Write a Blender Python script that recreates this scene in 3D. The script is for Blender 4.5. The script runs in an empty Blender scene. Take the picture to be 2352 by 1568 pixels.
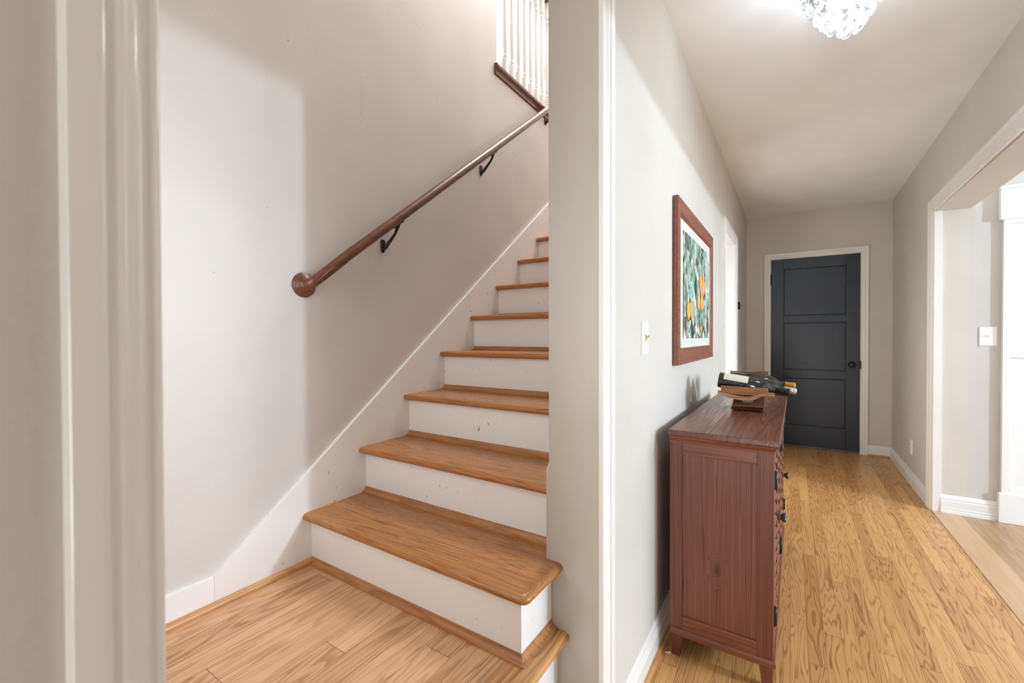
import bpy, bmesh, math, random
from mathutils import Matrix, Vector
random.seed(7)
SC = bpy.context.scene
COL = SC.collection
R = math.radians

# ------------------------------------------------------------------ camera
YAW, PITCH, ROLL, FPX = R(32.95615), R(0.6226), R(-0.15709), 990.64
fw = Vector((-math.sin(YAW)*math.cos(PITCH), math.cos(YAW)*math.cos(PITCH), -math.sin(PITCH)))
rt = Vector((math.cos(YAW), math.sin(YAW), 0)); up = rt.cross(fw)
rt2 = rt*math.cos(ROLL) + up*math.sin(ROLL); up2 = -rt*math.sin(ROLL) + up*math.cos(ROLL)
cd = bpy.data.cameras.new('camera'); cam = bpy.data.objects.new('camera', cd); COL.objects.link(cam)
mw = Matrix(((rt2.x, up2.x, -fw.x, 0), (rt2.y, up2.y, -fw.y, 0), (rt2.z, up2.z, -fw.z, 1.21), (0, 0, 0, 1)))
cam.matrix_world = mw
cd.sensor_width = 36; cd.lens = FPX*36/2352; cd.clip_start = 0.01
cd.dof.use_dof = True; cd.dof.focus_distance = 2.2; cd.dof.aperture_fstop = 5.0
SC.camera = cam

# ------------------------------------------------------------------ world, lamps, exposure
w = bpy.data.worlds.new('World'); SC.world = w; w.use_nodes = True
w.node_tree.nodes['Background'].inputs[0].default_value = (0.80, 0.88, 1.0, 1)
w.node_tree.nodes['Background'].inputs[1].default_value = 0.6
SC.view_settings.view_transform = 'Standard'; SC.view_settings.look = 'None'
SC.view_settings.gamma = 1; SC.view_settings.use_curve_mapping = False
SC.view_settings.exposure = 1.33
SC.cycles.use_denoising = True
SC.cycles.max_bounces = 10; SC.cycles.diffuse_bounces = 7; SC.cycles.glossy_bounces = 4
SC.cycles.transparent_max_bounces = 24
SC.cycles.sample_clamp_indirect = 6
SC.cycles.caustics_reflective = False; SC.cycles.caustics_refractive = False

def area(name, loc, direction, sx, sy, power, col):
    l = bpy.data.lights.new(name, 'AREA'); l.shape = 'RECTANGLE'; l.size = sx; l.size_y = sy
    l.energy = power; l.color = col
    o = bpy.data.objects.new(name, l); COL.objects.link(o); o.location = loc
    o.rotation_euler = Vector(direction).to_track_quat('-Z', 'Y').to_euler()
    return o
def point(name, loc, power, radius, col):
    l = bpy.data.lights.new(name, 'POINT'); l.energy = power; l.shadow_soft_size = radius; l.color = col
    o = bpy.data.objects.new(name, l); COL.objects.link(o); o.location = loc
    return o
COOL = (0.68, 0.84, 1.0); NEUT = (1, 0.985, 0.96)
point('dining_lamp_light', (5.0, 1.98, 1.95), 215, 0.09, COOL)
area('dining_window_light', (5.35, 3.15, 1.6), (-1, 0.0, -0.12), 0.9, 1.3, 29, (0.80, 0.90, 1.0))
area('dining_side_fill_light', (3.2, -2.0, 1.5), (-0.1, 1, -0.05), 2.2, 1.4, 4, (0.86, 0.93, 1.0))  # added fill from the unseen back of the dining room, no known window
area('entry_fill_light', (-0.16, -2.2, 0.95), (0.02, 1, 0.22), 0.3, 1.5, 14.5, (0.92, 0.96, 1.0))  # added soft fill from behind the camera; the back wall has no window
area('side_doorway_fill_light', (-0.70, 4.02, 1.15), (1, 0.45, 0.12), 0.5, 1.5, 5.8, (1.0, 0.97, 0.92))  # added fill placed in the side doorway to brighten the far hall
area('landing_fill_light', (-1.05, -0.09, 1.35), (0, 1, -0.02), 0.7, 1.3, 3.3, (0.93, 0.965, 1.0))  # invented unseen source at the landing's near wall, lifts the risers
area('upstairs_window_light', (-2.35, 5.85, 3.95), (0, -1, -0.05), 1.0, 1.3, 50, (0.92, 0.96, 1.0))
area('stairwell_fill_light', (-1.0, 3.2, 5.1), (0, -0.25, -1), 0.6, 1.4, 33, (0.95, 0.955, 1.0))  # added overhead fill for the upper stair wall, no actual skylight
point('chandelier_bulb_light', (0.158, 1.95, 2.39), 5.0, 0.05, (0.78, 0.89, 1.0))

# ------------------------------------------------------------------ node helpers
class G:
    """tiny expression wrapper for material graphs"""
    def __init__(s, name):
        s.m = bpy.data.materials.new(name); s.m.use_nodes = True; s.t = s.m.node_tree
        s.b = s.t.nodes['Principled BSDF']; s.out = s.t.nodes['Material Output']
        s.tc = s.t.nodes.new('ShaderNodeTexCoord')
        sp = s.t.nodes.new('ShaderNodeSeparateXYZ'); s.t.links.new(s.tc.outputs['Object'], sp.inputs[0])
        s.x, s.y, s.z = sp.outputs
        s.P = s.tc.outputs['Object']
    def put(s, sock, v):
        if hasattr(v, 'is_output'): s.t.links.new(v, sock)
        elif isinstance(v, (tuple, list)) and len(v) == 3 and sock.type == 'RGBA': sock.default_value = (*v, 1)
        else: sock.default_value = v
    def M(s, op, a, b=0.0, c=0.0, clamp=False):
        n = s.t.nodes.new('ShaderNodeMath'); n.operation = op; n.use_clamp = clamp
        for i, v in enumerate((a, b, c)): s.put(n.inputs[i], v)
        return n.outputs[0]
    def add(s, a, b): return s.M('ADD', a, b)
    def mul(s, a, b): return s.M('MULTIPLY', a, b)
    def vec(s, x, y, z):
        n = s.t.nodes.new('ShaderNodeCombineXYZ')
        for i, v in enumerate((x, y, z)): s.put(n.inputs[i], v)
        return n.outputs[0]
    def noise(s, v, scale=1.0, detail=2.0, rough=0.5, dist=0.0):
        n = s.t.nodes.new('ShaderNodeTexNoise'); s.put(n.inputs['Vector'], v)
        n.inputs['Scale'].default_value = scale; n.inputs['Detail'].default_value = detail
        n.inputs['Roughness'].default_value = rough; n.inputs['Distortion'].default_value = dist
        return n.outputs[0]
    def rnd(s, v):
        n = s.t.nodes.new('ShaderNodeTexWhiteNoise'); n.noise_dimensions = '3D'; s.put(n.inputs['Vector'], v)
        return n.outputs['Value']
    def ss(s, v, a, b, lo=0.0, hi=1.0):
        n = s.t.nodes.new('ShaderNodeMapRange'); n.interpolation_type = 'SMOOTHSTEP'
        for k, q in zip(('Value', 'From Min', 'From Max', 'To Min', 'To Max'), (v, a, b, lo, hi)): s.put(n.inputs[k], q)
        return n.outputs[0]
    def mix(s, f, a, b, mode='MIX'):
        n = s.t.nodes.new('ShaderNodeMix'); n.data_type = 'RGBA'; n.blend_type = mode
        s.put(n.inputs[0], f); s.put(n.inputs[6], a); s.put(n.inputs[7], b)
        return n.outputs[2]
    def bump(s, h, strength=0.1, dist=0.001):
        n = s.t.nodes.new('ShaderNodeBump'); n.inputs['Strength'].default_value = strength
        n.inputs['Distance'].default_value = dist; s.put(n.inputs['Height'], h)
        s.t.links.new(n.outputs[0], s.b.inputs['Normal'])
    def fin(s, col=None, rough=None, metal=None, spec=None, coat=None, coat_rough=0.1):
        if col is not None: s.put(s.b.inputs['Base Color'], col)
        if rough is not None: s.put(s.b.inputs['Roughness'], rough)
        if metal is not None: s.put(s.b.inputs['Metallic'], metal)
        if spec is not None: s.put(s.b.inputs['Specular IOR Level'], spec)
        if coat is not None:
            s.put(s.b.inputs['Coat Weight'], coat); s.b.inputs['Coat Roughness'].default_value = coat_rough
        return s.m

def paint(name, col, rough=0.5, bump=0.15, scale=220, var=0.03, marks=None):
    g = G(name)
    n1 = g.noise(g.P, 2.2, 3)
    c = g.mix(g.ss(n1, .3, .7), tuple(v*(1-var) for v in col), tuple(min(1, v*(1+var)) for v in col))
    if marks: c = marks(g, c)
    g.bump(g.noise(g.P, scale, 2), bump, 0.002)
    return g.fin(c, rough)

def scuffs(lo, hi, amount, col):
    def f(g, c):
        a = g.noise(g.vec(g.mul(g.x, 1), g.mul(g.y, 1), g.mul(g.z, 0.6)), 60, 2)
        b = g.noise(g.P, 7, 2)
        k = g.mul(g.ss(a, .66, .78), g.ss(b, lo, hi))
        return g.mix(g.mul(k, amount), c, col)
    return f

def wall_marks(g, c):
    # old tan scrape on the stair wall and a few faint scuffs
    n = g.noise(g.vec(g.mul(g.y, 260), 0.0, g.mul(g.z, 75)), 1, 3, .7)
    dy = g.M('ABSOLUTE', g.add(g.y, -1.1885))
    k = g.mul(g.ss(dy, .0075, .004), g.mul(g.ss(g.z, 2.09, 2.11), g.ss(g.z, 2.315, 2.30)))
    k = g.mul(k, g.ss(n, .52, .60))
    c = g.mix(k, c, (.60, .40, .24))
    a = g.noise(g.P, 42, 1); b = g.noise(g.P, 5.3, 2)
    k2 = g.mul(g.ss(a, .765, .80), g.ss(b, .5, .62))
    return g.mix(g.mul(k2, .6), c, (.22, .19, .16))

def wood(name, light, dark, axis='y', board=None, length=1.1, across=14.0, along=1.15, rings=9.0, ring_amt=.55,
         pore=.35, tint=.30, rough=.3, coat=0.0, gap=(.10, .05, .02), knots=False, up='z', bump=.08, lo_=.30):
    g = G(name)
    ax = {'x': g.x, 'y': g.y, 'z': g.z}
    b = ax[axis]
    rest = [k for k in 'xyz' if k != axis]
    a = ax[[k for k in rest if k != up][0]] if up in rest else ax[rest[0]]
    h = ax[up] if up in rest else ax[rest[1]]
    if board:
        ia = g.M('FLOOR', g.M('DIVIDE', a, board))
        r1 = g.rnd(g.vec(ia, 3.1, 7.7))
        bs = g.add(g.M('DIVIDE', b, length), g.mul(r1, 9.37))
        ib = g.M('FLOOR', bs)
        r = g.rnd(g.vec(ia, ib, 1.3)); r2 = g.rnd(g.vec(ib, ia, 5.9))
        fa = g.M('FRACT', g.M('DIVIDE', a, board)); fb = g.M('FRACT', bs)
        ea = g.M('ABSOLUTE', g.add(fa, -.5)); eb = g.M('ABSOLUTE', g.add(fb, -.5))
        seam = g.M('MAXIMUM', g.ss(ea, .5-.0011/board, .5-.0003/board), g.ss(eb, .5-.0016/length, .5-.0004/length))
    else:
        r = r2 = 0.37; seam = None
    off = g.mul(r, 53.0)
    q = g.vec(g.add(g.mul(a, across), off), g.mul(b, along), g.add(g.mul(h, across*.7), g.mul(r2, 31.0)))
    n = g.noise(q, 1.0, 2.0, .45)
    if knots:
        dz = g.add(b, -knots[1]); da = g.add(a, -knots[0])
        d2 = g.M('SQRT', g.add(g.M('POWER', g.mul(da, 1.5), 2), g.M('POWER', g.mul(dz, .75), 2)))
        kn = g.ss(d2, .06, 0.0)
        n = g.add(n, g.mul(kn, .22))
    ring = g.M('FRACT', g.mul(n, rings))
    line = g.mul(g.ss(ring, lo_, .84), g.ss(ring, 1.0, .90))
    pz = g.noise(g.vec(g.mul(a, 420), g.mul(b, 9.0), g.mul(h, 420)), 1.0, 2, .6)
    pores = g.ss(pz, .50, .72)
    fine = g.noise(g.vec(g.mul(a, 60), g.mul(b, 1.6), g.add(g.mul(h, 60), off)), 1, 3, .55)
    f = g.add(g.mul(g.mul(line, ring_amt), g.add(.35, g.mul(r2, .85)) if board else 1.0), g.mul(pores, g.add(pore*.45, g.mul(line, pore))))
    f = g.add(f, g.mul(g.add(fine, -.5), .7))
    c = g.mix(g.M('MULTIPLY', f, 1.0, clamp=True), light, dark)
    if board:
        c = g.mix(g.mul(r2, tint), c, tuple(v*k for v, k in zip(light, (.62, .52, .42))), 'MIX')
        c = g.mix(g.mul(g.ss(r, .55, 1), tint*.6), c, tuple(min(1, v*1.25) for v in light), 'MIX')
        c = g.mix(g.mul(seam, .8), c, gap)
    if knots:
        c = g.mix(g.mul(g.ss(d2, .024, .008), .6), c, tuple(v*.55 for v in dark))
    hh = g.add(g.mul(f, -.5), g.mul(seam, -2.0) if board else 0.0)
    g.bump(hh, bump, .001)
    ro = g.add(rough, g.mul(f, .10))
    return g.fin(c, ro, coat=coat if coat else None)

def flat(name, col, rough=.5, metal=0.0, noise_scale=30, var=.08, **k):
    g = G(name)
    n = g.noise(g.P, noise_scale, 2)
    c = g.mix(n, tuple(v*(1-var) for v in col), tuple(min(1, v*(1+var)) for v in col))
    return g.fin(c, rough, metal, **k)

WALL = (.60, .572, .522)
M_wall = paint('wall_paint', WALL, .62, .22, 170)
M_stairwall = paint('stair_wall_paint', (.625, .59, .548), .5, .17, 130, .035, wall_marks)
M_dining = paint('dining_wall_paint', (.57, .56, .54), .6)
M_upper = paint('upper_hall_paint', (.82, .81, .80), .6)
M_ceil = paint('ceiling_paint', (.85, .865, .87), .7, .25, 120)
M_trim = paint('trim_paint', (.80, .79, .765), .28, .06, 60, .015, scuffs(.66, .74, .35, (.42, .32, .2)))
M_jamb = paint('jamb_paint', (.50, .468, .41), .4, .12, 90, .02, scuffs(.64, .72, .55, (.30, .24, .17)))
M_casing = paint('casing_paint', (.82, .82, .79), .16, .05, 50, .02, scuffs(.66, .74, .5, (.45, .33, .2)))
M_riser = paint('riser_paint', (.85, .84, .82), .35, .08, 60, .02, scuffs(.50, .62, .8, (.17, .13, .09)))
M_white = paint('bright_white_paint', (.78, .78, .775), .35, .04, 60, .01)
M_floor = wood('oak_strip_floor', (.66, .365, .135), (.235, .10, .03), 'y', .0572, .95, 15, 1.2, 16, .85, .55, .55, .30, up='z', lo_=.52)
M_floor2 = wood('pale_oak_floor', (.42, .25, .125), (.26, .14, .062), 'y', .083, 1.4, 14, 1.0, 9, .45, .25, .2, .3)
M_land = wood('oak_landing_floor', (.655, .39, .215), (.29, .13, .052), 'y', .083, 2.2, 12, .75, 19, .72, .45, .42, .30)
M_tread = wood('oak_tread', (.43, .182, .055), (.165, .056, .013), 'x', None, 1, 17, .8, 22, .42, .5, .2, .26, lo_=.4)
M_nosing = wood('oak_nosing', (.56, .29, .105), (.24, .095, .03), 'y', None, 1, 13, 1.0, 12, .6, .4, .2, .3)
M_cove = wood('oak_cove', (.45, .205, .075), (.26, .10, .03), 'x', None, 1, 24, 2.0, 6, .45, .35, .2, .35)
M_shoe = wood('oak_shoe', (.55, .28, .10), (.33, .14, .042), 'y', None, 1, 24, 2.0, 6, .4, .3, .2, .35)
M_rail = wood('dark_red_rail', (.17, .054, .022), (.065, .018, .008), 'y', None, 1, 22, 1.8, 6, .5, .5, .2, .28, coat=.2)
M_cab = wood('red_brown_pine', (.22, .078, .046), (.075, .024, .014), 'z', None, 1, 26, .20, 22, .62, .35, .2, .36, knots=(.165, .365), up='y', bump=.15)
M_cabh = wood('red_brown_pine_cross', (.225, .074, .036), (.085, .025, .013), 'x', None, 1, 26, .4, 16, .5, .35, .2, .34, bump=.12)
M_cabs = wood('red_brown_pine_stile', (.175, .056, .030), (.070, .021, .012), 'z', None, 1, 30, .3, 10, .5, .3, .2, .36, up='y')
M_cabtop = wood('red_brown_pine_top', (.20, .070, .040), (.065, .021, .013), 'y', None, 1, 13, .40, 16, .62, .3, .2, .27, bump=.25)
M_rack = wood('rack_oak', (.42, .20, .095), (.20, .08, .035), 'x', None, 1, 50, 3, 5, .5, .3, .2, .38)
M_rackd = wood('rack_dark_oak', (.20, .085, .045), (.08, .03, .018), 'x', None, 1, 50, 3, 5, .5, .3, .2, .30)
M_frame = wood('mahogany_frame', (.26, .092, .058), (.14, .042, .028), 'y', None, 1, 40, 1.5, 5, .35, .3, .2, .38)
M_door = paint('black_door_paint', (.014, .020, .031), .32, .4, 45, .12)
M_iron = flat('dark_bronze', (.055, .04, .032), .42, .8, 60, .3)
M_black = flat('black_metal', (.015, .015, .016), .35, .4)
M_pewter = flat('pewter', (.10, .09, .082), .38, .9, 60, .2)
M_brass = flat('toggle_brass', (.45, .36, .20), .35, .7)
M_plastic = flat('white_plastic', (.84, .85, .86), .35, 0, 20, .01)
M_slot = flat('dark_slot', (.05, .05, .05), .6)
M_glass = flat('dark_bottle_glass', (.012, .016, .018), .07, 0, 10, .1, coat=.5, coat_rough=.05)
M_label = flat('cream_label', (.74, .72, .61), .6, 0, 160, .06)
M_foilk = flat('black_foil', (.015, .015, .017), .28, .2)
M_foils = flat('silver_foil', (.62, .63, .65), .3, .75)
M_foilg = flat('gold_foil', (.72, .42, .07), .32, .6)
M_mat = flat('cream_mat', (.62, .625, .55), .8, 0, 200, .02)
M_pane = flat('cabinet_glass', (.55, .60, .64), .12, 0, 5, .02)
M_cream = flat('lattice_inset', (.10, .05, .035), .5)

def crystal_mat():
    g = G('crystal_glass')
    t = g.t.nodes.new('ShaderNodeBsdfTransparent'); t.inputs[0].default_value = (.97, .985, 1, 1)
    tl = g.t.nodes.new('ShaderNodeBsdfTranslucent'); tl.inputs[0].default_value = (.95, .97, 1, 1)
    gl = g.t.nodes.new('ShaderNodeBsdfGlossy'); gl.inputs['Roughness'].default_value = .06
    m1 = g.t.nodes.new('ShaderNodeMixShader'); m2 = g.t.nodes.new('ShaderNodeMixShader')
    f = g.t.nodes.new('ShaderNodeFresnel'); f.inputs[0].default_value = 1.6
    m1.inputs[0].default_value = .17
    g.t.links.new(t.outputs[0], m1.inputs[1]); g.t.links.new(tl.outputs[0], m1.inputs[2])
    k = g.M('MULTIPLY', f.outputs[0], .8, clamp=True)
    g.t.links.new(k, m2.inputs[0]); g.t.links.new(m1.outputs[0], m2.inputs[1]); g.t.links.new(gl.outputs[0], m2.inputs[2])
    g.t.links.new(m2.outputs[0], g.out.inputs[0])
    return g.m
M_crystal = crystal_mat()
def emit(name, col, s):
    g = G(name); g.b.inputs['Emission Color'].default_value = (*col, 1); g.b.inputs['Emission Strength'].default_value = s
    n = g.noise(g.P, 8); return g.fin(g.mix(n, col, tuple(v*.98 for v in col)), .5)
M_bulb = emit('lit_bulb', (.93, .97, 1), 16)

# ------------------------------------------------------------------ mesh builder
class MB:
    def __init__(s): s.v = []; s.f = []; s.m = []; s.cur = 0; s.smooth = []; s.sm = False
    def quad(s, *idx): s.f.append(list(idx)); s.m.append(s.cur); s.smooth.append(s.sm)
    def pts(s, ps):
        i = len(s.v); s.v += [tuple(p) for p in ps]; return list(range(i, i+len(ps)))
    def box(s, x0, x1, y0, y1, z0, z1):
        a = s.pts([(x0, y0, z0), (x1, y0, z0), (x1, y1, z0), (x0, y1, z0), (x0, y0, z1), (x1, y0, z1), (x1, y1, z1), (x0, y1, z1)])
        for q in ((0, 3, 2, 1), (4, 5, 6, 7), (0, 1, 5, 4), (1, 2, 6, 5), (2, 3, 7, 6), (3, 0, 4, 7)): s.quad(*[a[k] for k in q])
        return s
    def hexa(s, bot, top):
        a = s.pts(list(bot)+list(top))
        for q in ((0, 3, 2, 1), (4, 5, 6, 7), (0, 1, 5, 4), (1, 2, 6, 5), (2, 3, 7, 6), (3, 0, 4, 7)): s.quad(*[a[k] for k in q])
        return s
    def prism(s, poly, axis, a, b):
        f = {'x': lambda p, t: (t, p[0], p[1]), 'y': lambda p, t: (p[0], t, p[1]), 'z': lambda p, t: (p[0], p[1], t)}[axis]
        n = len(poly); A = s.pts([f(p, a) for p in poly]); B = s.pts([f(p, b) for p in poly])
        s.f.append(A[::-1]); s.m.append(s.cur); s.smooth.append(False)
        s.f.append(B); s.m.append(s.cur); s.smooth.append(False)
        for i in range(n): s.quad(A[i], A[(i+1) % n], B[(i+1) % n], B[i])
        return s
    def rings(s, rs, caps=True, closed=False):
        ids = [s.pts(r) for r in rs]; n = len(rs[0])
        for k in range(len(ids)-1+(1 if closed else 0)):
            a, b = ids[k], ids[(k+1) % len(ids)]
            for i in range(n): s.quad(a[i], a[(i+1) % n], b[(i+1) % n], b[i])
        if caps and not closed:
            s.f.append(ids[0][::-1]); s.m.append(s.cur); s.smooth.append(False)
            s.f.append(ids[-1]); s.m.append(s.cur); s.smooth.append(False)
        return s
    def lathe(s, prof, c, d=(0, 0, 1), n=24, caps=True):
        """prof: (along, radius)"""
        d = Vector(d).normalized(); u = d.orthogonal().normalized(); w2 = d.cross(u); c = Vector(c); s.sm = True
        s.rings([[c+d*t+(u*math.cos(2*math.pi*k/n)+w2*math.sin(2*math.pi*k/n))*max(r, 1e-4) for k in range(n)] for t, r in prof], caps)
        s.sm = False; return s
    def tube(s, path, r, n=16):
        s.sm = True; rs = []; path = [Vector(p) for p in path]
        ref = None
        for i, p in enumerate(path):
            d = (path[min(i+1, len(path)-1)]-path[max(i-1, 0)]).normalized()
            if ref is None: ref = d.orthogonal().normalized()
            u = (ref - d*ref.dot(d)).normalized(); ref = u; w2 = d.cross(u)
            rr = r[i] if isinstance(r, (list, tuple)) else r
            rs.append([p+(u*math.cos(2*math.pi*k/n)+w2*math.sin(2*math.pi*k/n))*rr for k in range(n)])
        s.rings(rs); s.sm = False; return s
    def ball(s, c, r, n=16, sc=(1, 1, 1)):
        s.sm = True; rs = []
        for j in range(n//2+1):
            th = math.pi*j/(n//2); z = math.cos(th); q = max(math.sin(th), 1e-3)
            rs.append([(c[0]+r*sc[0]*q*math.cos(2*math.pi*k/n), c[1]+r*sc[1]*q*math.sin(2*math.pi*k/n), c[2]+r*sc[2]*z) for k in range(n)])
        s.rings(rs); s.sm = False; return s
    def build(s, name, mats, parent=None, org=None, bevel=0, seg=2, xf=None):
        if not isinstance(mats, (list, tuple)): mats = [mats]
        me = bpy.data.meshes.new(name)
        vs = [xf(*p) for p in s.v] if xf else s.v
        if org is not None: vs = [(p[0]-org[0], p[1]-org[1], p[2]-org[2]) for p in vs]
        me.from_pydata(vs, [], s.f)
        for m in mats: me.materials.append(m)
        for i, p in enumerate(me.polygons): p.material_index = s.m[i]; p.use_smooth = s.smooth[i]
        bm = bmesh.new(); bm.from_mesh(me); bmesh.ops.recalc_face_normals(bm, faces=bm.faces); bm.to_mesh(me); bm.free()
        me.update()
        o = bpy.data.objects.new(name, me); COL.objects.link(o)
        if parent: o.parent = parent
        if bevel:
            md = o.modifiers.new('bevel', 'BEVEL'); md.width = bevel; md.segments = seg; md.limit_method = 'ANGLE'
            md.angle_limit = R(35); md.harden_normals = False
        return o

def thing(name, label, cat, loc, rotz=0, group=None):
    o = bpy.data.objects.new(name, None); COL.objects.link(o); o.empty_display_size = .1
    o.location = loc; o.rotation_euler = (0, 0, rotz); o['label'] = label; o['category'] = cat
    if group: o['group'] = group
    return o
def tag(o, label, cat, group=None):
    o['label'] = label; o['category'] = cat
    if group: o['group'] = group
    return o
def recentre(o, p):
    """put a one-mesh thing's origin at p"""
    for v in o.data.vertices: v.co -= Vector(p)
    o.location = p; return o
def struct(o, label=None, cat=None):
    o['kind'] = 'structure'
    if label: o['label'] = label
    if cat: o['category'] = cat
    return o
def part(o, label=None):
    if label: o['label'] = label
    return o

# right-hand wall runs half a degree off the hall's axis
def RR(x, y, z): 
    return (x-.009*(5.634-y), y, z)

XL, XR, YE, ZC = -.437, .837, 5.634, 2.555
XS = -1.522; XSK = -1.507; YJ = 1.1115; XP = -.5906; ZL = .369
def casing_prof(wd=.07, th=.018):
    return [(0, 0), (0, th*.55), (wd*.08, th*.75), (wd*.16, th*.55), (wd*.24, th*.62), (wd*.55, th*.95), (wd*.62, th*.78), (wd*.72, th*1.0), (wd*.9, th*1.08), (wd, th*.9), (wd, 0)]
def casing(mb, s0, s1, zt, prof, f, z0=0.0, legs=(True, True)):
    """mitred casing swept round an opening; f(s, z, w) -> world"""
    st = []
    if legs[0]: st.append(lambda u: (s0-u, z0)); st.append(lambda u: (s0-u, zt+u))
    else: st.append(lambda u: (s0, zt+u))
    if legs[1]: st.append(lambda u: (s1+u, zt+u)); st.append(lambda u: (s1+u, z0))
    else: st.append(lambda u: (s1, zt+u))
    mb.rings([[f(*q(u), w_) for u, w_ in prof] for q in st])
    return mb
def base_prof(h=.115, t=.016):
    return [(0, 0), (t, 0), (t, h*.60), (t*.8, h*.64), (t*.95, h*.70), (t*.55, h*.84), (t*.6, h*.9), (t*.25, h), (0, h)]
def cove_prof(a=.018, b=.02):
    p = [(0, 0), (a, 0), (a, b*.18)]
    for k in range(1, 6):
        t = k/6*math.pi/2; p.append((a*(1-.85*math.sin(t)), b*(.18+.82*(1-math.cos(t)))))
    return p + [(a*.12, b), (0, b)]
def shoe_prof(a=.018, b=.02):
    p = [(0, 0), (a, 0)]
    for k in range(0, 7):
        t = k/6*math.pi/2; p.append((a*(.25+.75*math.cos(t)), b*(.25+.75*math.sin(t))))
    return p + [(0, b)]

# ------------------------------------------------------------------ hall shell
struct(MB().box(XL-.02, .95, -2.3, YE+.2, -.08, 0).build('floor', M_floor))
struct(MB().box(.95, 5.6, -2.3, 4.2, -.08, 0).build('floor_dining', M_floor2))
struct(MB().box(.818, .957, .90, 4.09, -.01, .0022).build('trim_threshold', wood('maple_threshold', (.56, .35, .195), (.45, .26, .13), 'y', None, 1, 10, .8, 5, .3, .15, .2, .3)))
struct(MB().box(XL-.17, 1.06, -2.3, YE+.15, ZC, ZC+.25).build('ceiling', M_ceil))
struct(MB().box(1.06, 5.7, -2.3, 4.3, ZC, ZC+.25).build('ceiling_dining', M_ceil))

# left hall wall with the stair opening and a side doorway
m = MB(); m.box(XP-.0, XL, YJ, 3.70, 0, ZC); m.box(XP, XL, 4.40, YE+.15, 0, ZC); m.box(XP, XL, 3.70, 4.40, 2.045, ZC)
m.box(XP, XL, -2.3, .137, 0, ZC); m.box(XP, XL, .137, YJ, 2.42, ZC)
struct(m.build('wall_left', M_wall))
# the opening's far jamb (its face looks back at the camera) 
struct(MB().box(XP, XL, YJ-.004, YJ+.02, .2, 2.42).build('trim_jamb', M_jamb))
# casings of the stair opening
fL = lambda s, z, w_: (XL+w_, s, z)
def chaikin(p, n=2):
    for _ in range(n):
        q = [p[0]]
        for a, b in zip(p[:-1], p[1:]): q += [(a[0]*.75+b[0]*.25, a[1]*.75+b[1]*.25), (a[0]*.25+b[0]*.75, a[1]*.25+b[1]*.75)]
        p = q+[p[-1]]
    return p
def stair_casing_prof(k=1.0):
    core = [(0, .011), (.0025, .0145), (.0065, .0153), (.0092, .0125), (.0112, .0118), (.016, .0135), (.0215, .018), (.0245, .0197), (.029, .0197), (.0328, .0168), (.0345, .0166)]
    bead = [(.0348, .0195), (.037, .0208), (.041, .021), (.0548, .021)]
    return [(u*k, w_) for u, w_ in [(0, 0)]+chaikin(core)+chaikin(bead)+[(.0555, .0203), (.0555, 0)]]
m = MB(); m.sm = True
casing(m, .1385, YJ-.006, 2.43, stair_casing_prof(), fL, 0, (True, False))
o = m.build('trim_1', M_casing); struct(o)
md = o.modifiers.new('edge', 'EDGE_SPLIT'); md.split_angle = R(32)
m = MB(); m.sm = True
m.rings([[fL(YJ-.006+u, z, w_) for u, w_ in stair_casing_prof(1.28)] for z in (0, 2.47)])
o = m.build('trim_5', M_trim); struct(o)
md = o.modifiers.new('edge', 'EDGE_SPLIT'); md.split_angle = R(32)
# doorway in the left wall
struct(casing(MB(), 3.70, 4.40, 2.045, casing_prof(.075), fL, 0).build('trim_2', M_trim))
m = MB(); m.box(XP-.01, XL+.001, 4.385, 4.40, 0, 2.045); m.box(XP-.01, XL+.001, 3.70, 3.715, 0, 2.045); m.box(XP-.01, XL+.001, 3.715, 4.385, 2.03, 2.045)
struct(m.build('trim_doorway_lining', M_trim))

m = MB(); m.box(XP-.16, XP-.12, 3.6, 4.5, 0, 2.2); m.box(XP-.16, XP, 3.6, 3.70, 0, 2.2); m.box(XP-.16, XP, 4.40, 4.5, 0, 2.2); m.box(XP-.16, XP, 3.6, 4.5, 2.1, 2.2)
struct(m.build('wall_side_room', M_wall))
# end wall with the black door
m = MB(); m.box(-.62, -.215, YE, YE+.13, 0, ZC); m.box(.607, .95, YE, YE+.13, 0, ZC); m.box(-.215, .607, YE, YE+.13, 2.072, ZC)
struct(m.build('wall_end', M_wall))
m = MB(); m.box(-.215, -.195, YE-.004, YE+.13, 0, 2.072); m.box(.588, .607, YE-.004, YE+.13, 0, 2.072); m.box(-.195, .588, YE-.004, YE+.13, 2.056, 2.072); m.box(-.195,.588,YE+.06,YE+.13,0,2.056)
struct(m.build('trim_door_lining', M_trim))
fE = lambda s, z, w_: (s, YE-w_, z)
struct(casing(MB(), -.197, .590, 2.058, casing_prof(.064, .016), fE, 0).build('trim_3', M_trim))
DX0, DX1, DZ0, DZ1, DY = -.192, .585, .018, 2.053, YE-.006
PX0, PX1 = -.078, .474
PZ = [(.240, .757), (.843, 1.357), (1.431, 1.942)]
m = MB(); m.box(DX0, PX0, DY, DY+.036, DZ0, DZ1); m.box(PX1, DX1, DY, DY+.036, DZ0, DZ1)
zz = [DZ0]+[q for p in PZ for q in p]+[DZ1]
for k in range(0, 8, 2): m.box(PX0, PX1, DY, DY+.036, zz[k], zz[k+1])
door = struct(m.build('door_1', M_door, bevel=.002), 'black three-panel door at the end of the hall', 'door')
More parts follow.
